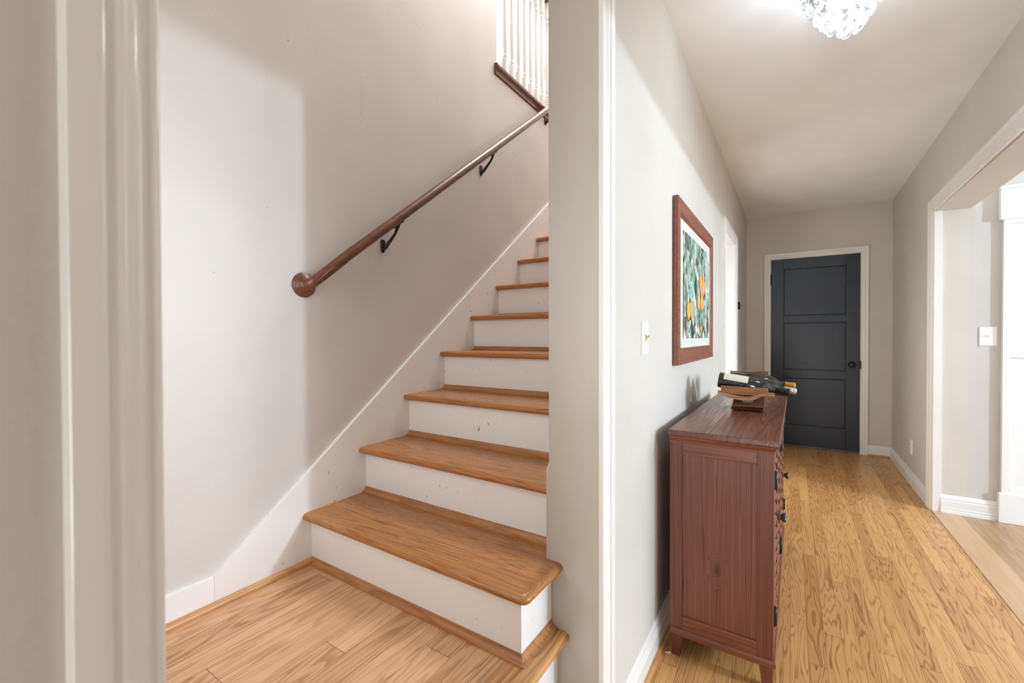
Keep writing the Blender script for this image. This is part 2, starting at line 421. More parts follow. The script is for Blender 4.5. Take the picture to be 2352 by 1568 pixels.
for a, b in PZ:
    m = MB(); m.box(PX0-.002, PX1+.002, DY+.030, DY+.035, a-.002, b+.002); g_ = .007
    m.hexa([(PX0+g_, DY+.031, a+g_), (PX1-g_, DY+.031, a+g_), (PX1-g_, DY+.031, b-g_), (PX0+g_, DY+.031, b-g_)], [(PX0+g_+.004, DY+.010, a+g_+.004), (PX1-g_-.004, DY+.010, a+g_+.004), (PX1-g_-.004, DY+.010, b-g_-.004), (PX0+g_+.004, DY+.010, b-g_-.004)])
    m.build('door_panel', M_door, door)
m = MB(); m.lathe([(0, .033), (.004, .033), (.007, .028), (.012, .014), (.03, .012), (.036, .022), (.044, .030), (.054, .031), (.062, .024), (.065, .001)], (.521, DY, .914), (0, -1, 0), 28)
part(m.build('door_knob', M_black, door), 'round black door knob')
part(MB().box(.583, .592, DY-.022, DY-.001, .875, .955).build('strike_plate', M_black, door), 'black latch plate')
for z in (1.835, .30):
    m = MB(); m.box(-.203, -.187, DY-.003, DY+.004, z-.06, z+.06); m.lathe([(0, .006), (.12, .006)], (-.194, DY-.005, z-.06), (0, 0, 1), 10)
    m.build('hinge', M_iron, door)
m = MB(); m.lathe([(0, .007), (.004, .006), (.005, .003)], (.134, DY+.013, .917), (0, -1, 0), 14)
m.build('peep_hole', M_black, door)

# right wall (rotated half a degree) with the wide opening to the dining room
m = MB(); m.box(XR, XR+.17, 4.085, YE+.13, 0, ZC); m.box(XR, XR+.17, .90, 4.085, 2.068, ZC); m.box(XR, XR+.17, -2.3, .90, 0, ZC)
struct(m.build('wall_right', M_wall, xf=RR))
fR = lambda s, z, w_: RR(XR-w_, s, z)
struct(casing(MB(), .905, 4.083, 2.066, [(u, w_) for u, w_ in casing_prof(.085, .02)], fR, 0).build('trim_4', M_trim))
struct(MB().box(.8215, .862, 4.074, 4.086, 0, 2.066).build('trim_opening_jamb', M_white))
struct(MB().box(.8215, 1.004, .90, 4.084, 2.062, 2.07).build('trim_opening_head', M_dining))
struct(MB().box(.84, 5.7, 4.086, 4.25, 0, ZC).build('wall_dining', M_dining))
struct(MB().prism([(4.086-a, b) for a, b in [(0, 0), (.02, 0), (.02, .018), (.016, .022), (.018, .035), (.016, .04), (.016, .085), (.012, .09), (.014, .1), (.006, .118), (0, .122)]], 'x', .862, 1.135).build('baseboard_dining', M_white))

# baseboards in the hall
m = MB().prism([(XL+a, b) for a, b in base_prof(.122, .013)], 'y', YJ+.062, 3.624); m.prism([(XL+a, b) for a, b in base_prof(.122, .013)], 'y', 4.475, YE)
struct(m.build('baseboard_left', M_trim))
m = MB().prism([(XL+.013+a, b) for a, b in shoe_prof(.014, .018)], 'y', 1.236, 3.624)
struct(m.build('trim_shoe_left', M_shoe))
struct(MB().prism([(XR-a, b) for a, b in base_prof(.105, .016)], 'y', 4.168, YE).build('baseboard_right', M_trim, xf=RR))
struct(MB().prism([(YE-a, b) for a, b in base_prof(.1, .015)], 'x', .654, XR).build('baseboard_end', M_trim))
struct(MB().prism([(YE-a, b) for a, b in base_prof(.1, .015)], 'x', -.44, -.261).build('baseboard_end_left', M_trim))
struct(MB().prism([(YE-.015-a, b) for a, b in shoe_prof(.01, .014)], 'x', .654, XR-.016).build('trim_shoe_end', M_shoe))

# rest of the shell behind the camera and in the dining room
struct(MB().box(-.62, 1.0, -2.45, -2.3, 0, ZC).build('wall_back', M_wall))
m = MB(); m.box(1.0, 1.9, -2.45, -2.3, 0, ZC); m.box(4.5, 5.7, -2.45, -2.3, 0, ZC); m.box(1.9, 4.5, -2.45, -2.3, 0, .75); m.box(1.9, 4.5, -2.45, -2.3, 2.3, ZC)
struct(m.build('wall_dining_back', M_dining))
m = MB(); m.box(5.55, 5.7, -2.45, 2.1, 0, ZC); m.box(5.55, 5.7, 3.9, 4.25, 0, ZC); m.box(5.55, 5.7, 2.1, 3.9, 0, .8); m.box(5.55, 5.7, 2.1, 3.9, 2.25, ZC)
struct(m.build('wall_dining_right', M_dining))

# ------------------------------------------------------------------ stairwell shell
m = MB(); m.box(XS-.12, XS, -.25, 6.1, 0, 2.806); m.box(XS-.12, XS, -.25, 2.183, 2.806, 5.3)
struct(m.build('wall_stairs', M_stairwall))
struct(MB().box(XS, XP, -.25, -.10, 0, ZC).build('wall_landing', M_wall))
struct(MB().box(XP, XP+.12, YJ+.03, 6.1, ZC, 5.3).build('wall_partition', M_stairwall))
struct(MB().box(XS, XP-.0, -.25, .45, ZC, ZC+.25).build('ceiling_landing', M_ceil))
struct(MB().box(XS, XP, .33, .45, ZC+.25, 5.3).build('wall_stairwell_near', M_stairwall))
struct(MB().box(XP, XP+.12, .33, YJ+.03, ZC, 5.3).build('wall_partition_near', M_stairwall))
struct(MB().box(-3.3, XP+.12, -.25, 6.1, 5.3, 5.4).build('ceiling_upper', M_ceil))
struct(MB().box(-3.3, XP+.12, 6.0, 6.1, 2.8, 5.3).build('wall_upper_end', M_upper))
struct(MB().box(-3.3, -3.2, .33, 6.1, 2.8, 5.3).build('wall_upper_left', M_upper))
struct(MB().box(-3.3, XS-.12, .33, .43, 2.8, 5.3).build('wall_upper_near', M_upper))
struct(MB().box(-3.3, XS-.12, .33, 6.1, 2.72, 2.80).build('floor_upper', M_floor2))
struct(MB().box(XS, XP, 4.0, 6.0, 2.70, 2.865).build('floor_upper_landing', M_tread))

# ------------------------------------------------------------------ landing and staircase
def bull(x0, x1, z0, z1, n=8):
    """bullnose profile (a, z) with the round at a = x1"""
    r = (z1-z0)/2; cz = (z0+z1)/2
    return [(x0, z0)]+[(x1-r+r*math.cos(t), cz+r*math.sin(t)) for t in [(-math.pi/2+math.pi*k/n) for k in range(n+1)]]+[(x0, z1)]
struct(MB().box(XSK, -.618, -.1, 1.2, ZL-.027, ZL).build('floor_landing', M_land))
NT, RUN, RISE = 13, .2473, .192
Y1 = .941; ZT1 = .561
st = thing('staircase', 'straight staircase with oak treads and white painted risers climbing from the landing', 'staircase', (-1.05, Y1, 0))
ST = (-1.05, Y1, 0)
part(MB().prism(bull(-.618, -.5265, ZL-.027, ZL), 'y', -.1, YJ-.004).build('landing_nosing', M_nosing, st, ST), 'oak nosing along the landing edge')
part(MB().box(XP+.0, -.5635, -.1, YJ-.004, .17, ZL-.026).build('riser', M_riser, st, ST), 'white riser under the landing nosing')
part(MB().box(-.58, -.16, .06, 1.2345, .1575, .1845).build('tread', M_nosing, st, ST, bevel=.012, seg=4), 'lowest oak tread standing in the hall')
part(MB().box(-.56, -.195, .09, 1.205, 0, .158).build('riser', M_riser, st, ST), 'white riser of the lowest step')
def round_poly(pts, radii, n=6):
    out = []
    for i, p in enumerate(pts):
        r = radii[i]
        if not r: out.append(p); continue
        a = Vector(pts[i-1])-Vector(p); b = Vector(pts[(i+1) % len(pts)])-Vector(p); a.normalize(); b.normalize()
        c = Vector(p)+(a+b)*r
        A = Vector(p)+a*r; B = Vector(p)+b*r
        for k in range(n+1):
            t = k/n; q = A.lerp(B, t)-c; q.normalize(); out.append(tuple(c+q*r))
    return out
for k in range(NT):
    yr = Y1+RUN*k; zt = ZT1+RISE*k; zb = zt-.027
    if k == 0:
        poly = round_poly([(XSK, yr-.035), (-.5475, yr-.035), (-.5475, YJ-.004), (-.602, YJ-.004), (-.602, yr+RUN+.01), (XSK, yr+RUN+.01)], [0, .022, 0, 0, 0, 0])
        # stacked offset slices give the nosing a rounded front and right end
        m = MB(); rs = []
        for t in [(-math.pi/2+math.pi*j/8) for j in range(9)]:
            ins = .0135*(1-math.cos(t)); z = (zt+zb)/2+.0135*math.sin(t); ring = []
            for (x, y) in poly:
                yy = y+ins*(1 if y < yr-.034+.025 else 0) if y < yr-.01 else y
                xx = x-ins if x > -.58 else x
                ring.append((xx, yy, z))
            rs.append(ring)
        m.sm = True; m.rings(rs); m.sm = False
        o = m.build('tread', M_tread, st, ST)
        md = o.modifiers.new('edge', 'EDGE_SPLIT'); md.split_angle = R(40)
    else:
        m = MB().prism([(yr+RUN+.01 - (a), z) for a, z in bull(0, RUN+.045, zb, zt)], 'x', XSK, XP-.0005)
        m.build('tread', M_tread, st, ST)
    zlow = (ZL if k == 0 else zt-RISE)
    m = MB()
    if k == 0: m.box(XSK, -.5837, yr, YJ-.004, zlow, zb+.001)
    else: m.box(XSK, XP, yr, yr+.018, zlow, zb+.001)
    m.build('riser', M_riser, st, ST)
    m = MB()
    if k == 0:
        pf = cove_prof(.019, .021)
        m.rings([[(x(a), y(a), zlow+b) for a, b in pf] for x, y in ((lambda a: XSK, lambda a: yr-a), (lambda a: -.5837+a, lambda a: yr-a), (lambda a: -.5837+a, lambda a: YJ-.004))])
        m.build('cove_moulding', M_cove, st, ST)
    else:
        m.prism([(yr-a, zlow+b) for a, b in cove_prof(.02, .021)], 'x', XSK, XP)
        m.build('cove_moulding', M_cove, st, ST)
SL = .7765
sk = [(.6155, ZL), (.6155, .463), (.6155+(2.83-.463)/SL*.0+ (2.84-.463)/.7812, 2.84), (4.05, 2.84), (4.05, 2.55), (1.0, .30), (.9, ZL)]
part(MB().prism(sk, 'x', XS, XSK).build('stringer', M_riser, st, ST), 'white painted skirt board against the stair wall')
# right-hand skirt: its end shows as a strip beside the wall end
m = MB().prism([(YJ-.002, .55), (YJ-.002, .822), (YJ+.02, .845), (3.7, .845+2.0), (4.0, 2.84), (4.0, 2.4), (1.25, .45)], 'x', XP-.0105, XP)
part(m.build('stringer', M_jamb, st, ST), 'right hand skirt board ending at the wall end')
# plain base and shoe along the landing
struct(MB().box(XS, XSK, -.1, .6148, ZL, .463).build('baseboard_stairs', M_riser))
struct(MB().prism([(XSK+a, ZL+b) for a, b in shoe_prof(.018, .019)], 'y', -.1, Y1-.004).build('trim_shoe_landing', M_shoe))

# ------------------------------------------------------------------ handrail
hr = thing('handrail', 'dark brown round wooden handrail mounted on the stair wall', 'handrail', (XS, .926, 1.405))
HO = (XS, .926, 1.405); XRL = -1.447; SLH = .781
def rail_z(y): return 1.4773+SLH*(y-.9972)
path = [(XS+.012, .926, 1.4045), (XS+.03, .9262, 1.405)]
P0 = Vector((XS+.034, .9265, 1.405)); P1 = Vector((XRL-.006, .928, 1.412)); P2 = Vector((XRL, 1.06, rail_z(1.06)))
for k in range(0, 13):
    t = k/12; path.append(tuple(P0*(1-t)**2+P1*2*t*(1-t)+P2*t*t))
for y in (1.2, 1.6, 2.0, 2.4, 2.8, 3.2, 3.6, 3.95): path.append((XRL, y, rail_z(y)))
MB().tube(path, .0205, 20).build('rail', M_rail, hr, HO)
m = MB().lathe([(0, .046), (.004, .0465), (.008, .044), (.0095, .039), (.013, .0395), (.016, .037), (.0175, .032), (.021, .0325), (.024, .030), (.026, .0255), (.03, .0245), (.032, .0205)], (XS, .926, 1.4045), (1, 0, 0), 36)
part(m.build('rosette', M_rail, hr, HO), 'stepped round wooden wall rosette')
for y in (1.295, 2.018, 2.80, 3.55):
    z0 = rail_z(y)
    zc = z0-.105
    br = MB().prism([(y-.010, zc-.012), (y-.006, zc-.022), (y+.006, zc-.022), (y+.010, zc-.012), (y+.013, zc+.028), (y+.008, zc+.036), (y-.008, zc+.036), (y-.013, zc+.028)], 'x', XS, XS+.006).build('bracket', M_iron, hr, HO, bevel=.002)
    m = MB().tube([(XS+.004, y, zc-.012), (XS+.018, y+.004, zc+.004), (XS+.04, y+.012, zc+.032), (XS+.058, y+.022, zc+.06), (XS+.075, y+.028, z0+SLH*.028-.026)], [.006, .0085, .007, .006, .007], 10)
    m.ball((XS+.062, y+.034, z0+SLH*.03-.036), .0085, 10)
    m.hexa([(XRL-.009, y-.005, z0-.0285-SLH*.005), (XRL+.009, y-.005, z0-.0285-SLH*.005), (XRL+.009, y+.05, z0-.0285+SLH*.05), (XRL-.009, y+.05, z0-.0285+SLH*.05)],
           [(XRL-.009, y-.005, z0-.023-SLH*.005), (XRL+.009, y-.005, z0-.023-SLH*.005), (XRL+.009, y+.05, z0-.023+SLH*.05), (XRL-.009, y+.05, z0-.023+SLH*.05)])
    m.build('bracket_arm', M_iron, br, HO)

# ------------------------------------------------------------------ upstairs balustrade
ba = thing('balustrade', 'white spindle balustrade on a dark wooden cap above the stair wall', 'balustrade', (-1.572, 2.2, 2.806))
BO = (-1.572, 2.2, 2.806)
capp = [(-1.645, 2.806), (-1.518, 2.806), (-1.513, 2.812), (-1.511, 2.824), (-1.516, 2.834), (-1.512, 2.842), (-1.503, 2.845), (-1.4985, 2.852), (-1.4985, 2.866), (-1.504, 2.872), (-1.645, 2.872)]
part(MB().prism(capp, 'y', 2.158, 5.9).build('cap_rail', M_rail, ba, BO), 'dark brown moulded cap under the spindles')
part(MB().prism([(-1.605, 3.74), (-1.539, 3.74), (-1.535, 3.77), (-1.545, 3.80), (-1.572, 3.81), (-1.599, 3.80), (-1.609, 3.77)], 'y', 2.183, 5.9).build('top_rail', M_rail, ba, BO))
def baluster():
    m = MB(); c = -1.572; h = .0155
    m.box(c-h, c+h, -h, h, 2.872, 3.015)
    m.hexa([(c-h, -h, 3.015), (c+h, -h, 3.015), (c+h, h, 3.015), (c-h, h, 3.015)], [(c-.009, -.009, 3.026), (c+.009, -.009, 3.026), (c+.009, .009, 3.026), (c-.009, .009, 3.026)])
    m.lathe([(3.026, .0095), (3.03, .013), (3.040, .0135), (3.046, .0095), (3.052, .0105), (3.10, .0135), (3.30, .0128), (3.50, .0105), (3.58, .0095), (3.585, .0135), (3.595, .0140), (3.603, .0095), (3.61, .0095)], (c, 0, 0), (0, 0, 1), 14)
    m.hexa([(c-.009, -.009, 3.61), (c+.009, -.009, 3.61), (c+.009, .009, 3.61), (c-.009, .009, 3.61)], [(c-h, -h, 3.622), (c+h, -h, 3.622), (c+h, h, 3.622), (c-h, h, 3.622)])
    m.box(c-h, c+h, -h, h, 3.622, 3.745)
    return m
b0 = baluster().build('baluster', M_white, ba, (BO[0], 0, BO[2])); b0.location = (0, 2.352-BO[1], 0)
for k in range(1, 20):
    c = b0.copy(); c.parent = ba; c.location = (0, 2.352+.0822*k-BO[1], 0); COL.objects.link(c)

# ------------------------------------------------------------------ hall things
# picture
PYa, PYb, PZa, PZb, PXb, PXf = 1.958, 2.945, 1.083, 1.822, XL+.004, -.413
PO = (PXb, (PYa+PYb)/2, PZa)
pic = thing('framed_picture', 'framed painting of orange flowers among green leaves on the hall wall', 'picture', PO)
bw = .074
m = MB()
prof = [(0, 0), (0, .020), (.004, PXf-PXb), (bw-.012, PXf-PXb-.002), (bw-.01, PXf-PXb-.005), (bw-.004, PXf-PXb-.004), (bw, PXf-PXb-.009), (bw, 0)]
stn = [lambda u: (PYa+u, PZa+u), lambda u: (PYa+u, PZb-u), lambda u: (PYb-u, PZb-u), lambda u: (PYb-u, PZa+u)]
m.rings([[(PXb+w_, *q(u)) for u, w_ in prof] for q in stn], closed=True)
m.build('frame', M_frame, pic, PO)
xm = PXb+.010
MB().box(PXb, xm, PYa+bw-.003, PYb-bw+.003, PZa+bw-.003, PZb-bw+.003).build('mat_board', M_mat, pic, PO)
AY0, AY1, AZ0, AZ1 = 2.108, 2.83, 1.200, 1.702
art_cols = [('leaf_pale', (.36, .50, .42)), ('leaf_mid', (.16, .29, .21)), ('leaf_dark', (.045, .07, .05)), ('leaf_teal', (.22, .42, .38)), ('leaf_grey', (.52, .58, .52)),
            ('stem_brown', (.14, .085, .05)), ('petal_orange', (.80, .30, .045)), ('petal_amber', (.85, .47, .13)), ('shade_ink', (.03, .035, .04)), ('petal_pale', (.66, .70, .66))]
art_m = [flat('paint_'+n, c, .7, 0, 90, .25) for n, c in art_cols]
m = MB(); lay = [xm+.0004]
def leaf(y, z, L, W, ang, mi, bend=0.0):
    lay[0] += .000006
    m.cur = mi; ids = []
    n = 6; L_, R_ = [], []
    for k in range(n+1):
        t = k/n; wv = W*math.sin(math.pi*t**.8)*.5; cx = L*(t-.5); cy = bend*math.sin(math.pi*t)
        for sgn, lst in ((1, L_), (-1, R_)):
            a, b = cx, cy+sgn*wv
            yy = y+a*math.cos(ang)-b*math.sin(ang); zz_ = z+a*math.sin(ang)+b*math.cos(ang)
            lst.append((lay[0], min(max(yy, AY0), AY1), min(max(zz_, AZ0), AZ1)))
    I = m.pts(L_); J = m.pts(R_)
    for k in range(n): m.quad(I[k], I[k+1], J[k+1], J[k])
m.cur = 2; q = m.pts([(xm+.0003, AY0, AZ0), (xm+.0003, AY1, AZ0), (xm+.0003, AY1, AZ1), (xm+.0003, AY0, AZ1)]); m.quad(*q)
rng = random.Random(11)
for k in range(460):
    y = rng.uniform(AY0, AY1); z = rng.uniform(AZ0, AZ1)
    top = (z-AZ0)/(AZ1-AZ0); right = (y-AY0)/(AY1-AY0)
    mi = rng.choices([0, 1, 2, 3, 4, 5, 8, 9], [4+3*top, 2.5, 1.0*right, 4.5-3*right, 3.5, .8+1.2*right, 1.1*(1-top), 2.2])[0]
    leaf(y, z, rng.uniform(.05, .16), rng.uniform(.025, .085), rng.gauss(math.pi/2, .6), mi, rng.uniform(-.02, .02))
for k in range(170):
    y = rng.uniform(AY0, AY1); z = rng.uniform(AZ0, AZ1); mi = rng.choice([1, 0, 9, 3, 5, 2, 4])
    leaf(y, z, rng.uniform(.03, .10), rng.uniform(.008, .022), rng.gauss(math.pi/2, .5), mi, rng.uniform(-.012, .012))
for (y, z, L, W, a) in ((2.555, 1.515, .13, .085, 1.62), (2.64, 1.50, .14, .085, 1.5), (2.49, 1.405, .12, .085, 1.62), (2.585, 1.405, .115, .08, 1.5), (2.22, 1.345, .12, .085, 1.65), (2.29, 1.355, .115, .07, 1.5), (2.56, 1.255, .05, .04, 1.4)):
    leaf(y, z, L*1.12, W*1.25, a, 5); leaf(y, z, L, W, a, 6); leaf(y+.012, z-.004, L*.8, W*.5, a, 7); leaf(y-.01, z+L*.45, L*.4, W*.6, a+.4, 0)
m.build('artwork', art_m, pic, PO)

def switch_plate(name, label, f, w_, h, toggle_mat):
    """f(s, z, d): s along the wall, z up, d out of the wall, all from the plate's centre"""
    o0 = f(0, 0, 0)
    t = thing(name, label, 'light switch', o0)
    m = MB(); q = [(-w_/2, -h/2), (w_/2, -h/2), (w_/2, h/2), (-w_/2, h/2)]
    m.rings([[f(a, b, 0) for a, b in q], [f(a, b, .004) for a, b in q], [f(a*.93, b*.96, .0065) for a, b in q]])
    m.build('plate', M_plastic, t, o0)
    m = MB(); q = [(-.005, -.011), (.005, -.011), (.005, .011), (-.005, .011)]
    m.rings([[f(a, b, .006) for a, b in q], [f(a, b, .009) for a, b in q]]); m.rings([[f(a*.7, b*.4, .008) for a, b in q], [f(a*.6, b*.3+.007, .020) for a, b in q]])
    m.build('toggle', toggle_mat, t, o0)
    for zz_ in (-.03, .03):
        m = MB(); m.rings([[f(.0035*math.cos(k*math.pi/4), zz_+.0035*math.sin(k*math.pi/4), d) for k in range(8)] for d in (.006, .0075)]); m.build('screw', M_plastic, t, o0)
    return t
switch_plate('light_switch', 'white light switch with brass toggle beside the stair opening', lambda s, z, d: (XL+d, 1.527+s, 1.2045+z), .07, .115, M_brass)
switch_plate('light_switch', 'white light switch plate on the pale wall by the white column', lambda s, z, d: (1.0837+s, 4.086-d, 1.204+z), .080, .124, M_plastic)
# outlet on the right wall
def fo(s, z, d): return RR(XR-d, 4.745+s, .298+z)
o0 = fo(0, 0, 0)
t = thing('wall_outlet', 'white electrical outlet low on the right hall wall', 'outlet', o0)
m = MB(); q = [(-.035, -.058), (.035, -.058), (.035, .058), (-.035, .058)]
m.rings([[fo(a, b, 0) for a, b in q], [fo(a, b, .004) for a, b in q], [fo(a*.93, b*.96, .0065) for a, b in q]]); m.build('plate', M_plastic, t, o0)
for zz_ in (-.02, .02):
    m = MB(); m.rings([[fo(.016*math.cos(k*math.pi/8), zz_+.014*math.sin(k*math.pi/8), d) for k in range(16)] for d in (.006, .0085)])
    s_ = m.build('socket', M_plastic, t, o0)
    m = MB()
    for a in (-.006, .006): m.rings([[fo(a+p, zz_+.003+r_, d) for p, r_ in ((-.001, -.004), (.001, -.004), (.001, .004), (-.001, .004))] for d in (.008, .009)])
    m.build('slot', M_slot, s_, o0)
# thermostat past the doorway
to = (XL, 4.58, 1.497)
t = thing('thermostat', 'small black round thermostat on the left wall past the white doorway', 'thermostat', to)
MB().lathe([(0, .040), (.006, .041), (.010, .038)], to, (1, 0, 0), 28).build('base_ring', M_black, t, to)
MB().lathe([(.010, .036), (.024, .036), (.030, .031), (.031, .001)], to, (1, 0, 0), 28).build('dial', M_black, t, to)

# white column at the dining room opening
cx0, cx1, cyf, cyb = 1.1436, 1.46, 4.066, 4.086
co = (1.30, 4.08, 0)
cl = thing('column', 'white panelled square column at the right edge beyond the opening', 'column', co)
cy0 = cyf
MB().box(cx0, cx1, cy0+.006, cyb, .19, 1.96).build('shaft', M_white, cl, co)
m = MB()
m.box(cx0, cx0+.0345, cy0-.008, cy0+.007, .19, 1.958); m.box(cx1-.0345, cx1, cy0-.008, cy0+.007, .19, 1.958)
for z0, z1 in ((.19, .224), (1.067, 1.109), (1.925, 1.958)): m.box(cx0+.0345, cx1-.0345, cy0-.008, cy0+.007, z0, z1)
m.build('panel_frame', M_white, cl, co, bevel=.0015)
MB().box(cx0-.014, cx1+.014, cy0-.018, cyb, 0, .192).build('plinth', M_white, cl, co, bevel=.003)
m = MB().box(cx0-.018, cx1+.018, cy0-.020, cyb, 1.955, 2.150); m.box(cx0-.024, cx1+.024, cy0-.028, cyb, 2.150, 2.168)
m.build('capital', M_white, cl, co, bevel=.003)

# ------------------------------------------------------------------ cabinet
cb = thing('cabinet', 'red-brown wooden cabinet with lattice doors standing against the hall wall', 'cabinet', (-.387, 1.697, 0), R(-.5))
W_, D_ = .342, 1.262      # u (out from wall), v (along hall)
def cpart(m, name, mat, parent=cb, **k): return m.build(name, mat, parent, **k)
cpart(MB().box(.004, W_-.022, .012, D_-.012, .10, .812), 'body', M_cabs)
# side frames (near and far ends)
for v0, v1 in ((0, .014), (D_-.014, D_)):
    for u0, u1 in ((0, .045), (W_-.052, W_-.003)): cpart(MB().box(u0, u1, v0, v1, .108, .814), 'side_stile', M_cabs, bevel=.0015)
    for z0, z1 in ((.770, .814), (.108, .157)): cpart(MB().box(.045, W_-.052, v0, v1, z0, z1), 'side_rail', M_cabh, bevel=.0015)
    vv = (.0065, .012) if v0 == 0 else (D_-.012, D_-.0065)
    cpart(MB().box(.043, W_-.05, vv[0], vv[1], .155, .772), 'side_panel', M_cab)
# top with cornice
m = MB().box(-.005, W_+.015, -.012, D_+.035, .836, .859); cpart(m, 'top', M_cabtop, bevel=.004, seg=3)
cp = [(0, .8135), (.0, .836), (.010, .836), (.009, .831), (.005, .825), (.0015, .819)]
m = MB()
def crn(st): m.rings([[(x(a), y(a), b) for a, b in [(-.004, .812), (-.004, .836), (.0095, .836), (.0085, .830), (.004, .824), (.0005, .818), (0, .812)]] for x, y in st])
crn(((lambda a: 0., lambda a: -a), (lambda a: W_+a-.002, lambda a: -a), (lambda a: W_+a-.002, lambda a: D_+a), (lambda a: 0., lambda a: D_+a)))
cpart(m, 'cornice', M_cabh)
# base moulding, apron, legs
m = MB(); bp = [(-.01, .088), (.0055, .088), (.0065, .098), (.0065, .103), (.003, .109), (-.01, .110)]
m.rings([[(x(a), y(a), b) for a, b in bp] for x, y in ((lambda a: .003, lambda a: -a), (lambda a: W_+a-.002, lambda a: -a), (lambda a: W_+a-.002, lambda a: D_+a), (lambda a: .003, lambda a: D_+a))])
cpart(m, 'base_moulding', M_cabh)
m = MB().box(.05, W_-.047, .004, .02, .078, .09); m.box(W_-.02, W_-.004, .05, D_-.05, .074, .09); m.box(.05, W_-.047, D_-.02, D_-.004, .078, .09)
cpart(m, 'apron', M_cabh)
for u0, u1, tu in ((.006, .049, 0), (W_-.047, W_-.004, 1)):
    for v0, v1, tv in ((.003, .046, 0), (D_-.046, D_-.003, 1)):
        e = .012
        b = [(u0+(e if tu else 0), v0+(e if tv else 0)), (u1-(0 if tu else e), v0+(e if tv else 0)), (u1-(0 if tu else e), v1-(0 if tv else e)), (u0+(e if tu else 0), v1-(0 if tv else e))]
        tp = [(u0, v0), (u1, v0), (u1, v1), (u0, v1)]
        cpart(MB().hexa([(*p, 0) for p in b], [(*p, .09) for p in tp]), 'leg', M_cabs, bevel=.0015)
# face frame
m = MB().box(W_-.022, W_-.003, .012, .034, .108, .814); m.box(W_-.022, W_-.003, D_-.034, D_-.012, .108, .814)
m.box(W_-.022, W_-.003, .034, D_-.034, .108, .128); m.box(W_-.022, W_-.003, .034, D_-.034, .798, .814); m.box(W_-.022, W_-.003, .625, .655, .128, .798)
cpart(m, 'face_frame', M_cabh)
dv = [(.036, .329), (.332, .624), (.656, .948), (.951, D_-.036)]
for i, (v0, v1) in enumerate(dv):
    fwd = .03
    m = MB(); x0, x1 = W_-.022, W_-.002
    m.box(x0, x1, v0, v0+fwd, .130, .796); m.box(x0, x1, v1-fwd, v1, .130, .796); m.box(x0, x1, v0+fwd, v1-fwd, .130, .160); m.box(x0, x1, v0+fwd, v1-fwd, .766, .796)
    dr = cpart(m, 'door', M_cabs, bevel=.0015)
    m = MB(); a0, a1, z0, z1 = v0+fwd, v1-fwd, .160, .766; nv, nz = 6, 16
    nv = 3
    for k in range(nv):
        c = a0+(k+.5)*(a1-a0)/nv; hw = (a1-a0)/nv*.46; N = 120; pts = []
        for j in range(N+1):
            zq = z0+(z1-z0)*j/N; xo = W_-.007+.0045*math.sin(2*math.pi*(zq-z0)/.046+k*math.pi)
            pts.append([(xo-.004, c-hw, zq), (xo, c-hw, zq), (xo, c+hw, zq), (xo-.004, c+hw, zq)])
        m.rings(pts)
    for k in range(26):
        c = z0+(k+.5)*.023; m.box(W_-.0105, W_-.0065, a0, a1, c-.007, c+.007)
    part(m.build('lattice', M_cabs, dr, bevel=.001), 'woven wooden lattice')
    MB().box(W_-.019, W_-.014, a0-.002, a1+.002, z0-.002, z1+.002).build('inset_panel', M_pane, dr)
    kv = v1-.016 if i % 2 == 0 else v0+.016
    m = MB().lathe([(0, .009), (.003, .009), (.006, .005), (.014, .005), (.018, .011), (.024, .0125), (.029, .009), (.031, .001)], (W_-.002, kv, .487), (1, 0, 0), 16)
    part(m.build('knob', M_pewter, dr), 'pewter knob')
    hv = v0 if i % 2 == 0 else v1
    for z in (.715, .245):
        m = MB().box(W_-.004, W_+.001, hv-.014, hv+.014, z-.03, z+.03); m.lathe([(-.03, .005), (.03, .005)], (W_+.001, hv, z), (0, 0, 1), 10)
        part(m.build('hinge', M_black, dr), 'black hinge')

# ------------------------------------------------------------------ wine rack and bottles (on the cabinet)
ZT = .859
RO = (-.18, 2.42, ZT); RZ = R(4)
rk = thing('wine_rack', 'carved wooden wine rack holding bottles on the cabinet top', 'wine rack', RO, RZ)
# local: x across the cabinet, y along hall
m = MB()
secs = [(-.122, .0006, .006, -.060, .054), (-.140, .012, .023, -.072, .062), (-.136, .006, .030, -.071, .063), (-.10, .002, .043, -.066, .066), (-.05, .004, .051, -.060, .068), (0, .005, .052, -.058, .066), (.05, .004, .051, -.060, .066), (.10, .002, .043, -.066, .064), (.136, .006, .030, -.071, .062), (.122, .0006, .006, -.06, .054)]
m.rings([[(x0, y, z0), (x1, y, z0), (x1+.004, y, z1), (x0+.006, y, z1)] for y, z0, z1, x0, x1 in secs])
part(m.build('base_block', M_rackd, rk, bevel=.002), 'dark carved base block')
def stave(y, zc, x0, x1, sag, th, dep, name, mat, lift=0.0):
    m = MB(); rs = []; n = 14
    for k in range(n+1):
        t = k/n; x = x0+(x1-x0)*t; s_ = (2*t-1)
        z = zc+sag*(s_*s_)-sag*.4 + lift*max(0, math.sin(math.pi*min(1, max(0, (t-.62)/.36))))
        th2 = th*(.55+.45*math.sin(math.pi*min(max(t, .06), .94)))
        rs.append([(x, y-dep/2, z-th2), (x, y+dep/2, z-th2), (x, y+dep/2, z), (x, y-dep/2, z)])
    m.rings(rs); return m.build(name, mat, rk, bevel=.002)
stave(-.155, .081, -.125, .106, .020, .019, .05, 'stave', M_rack, .013)
stave(0.0, .081, -.11, .10, .016, .02, .05, 'stave', M_rack)
stave(.155, .085, -.11, .10, .016, .02, .05, 'stave', M_rack)
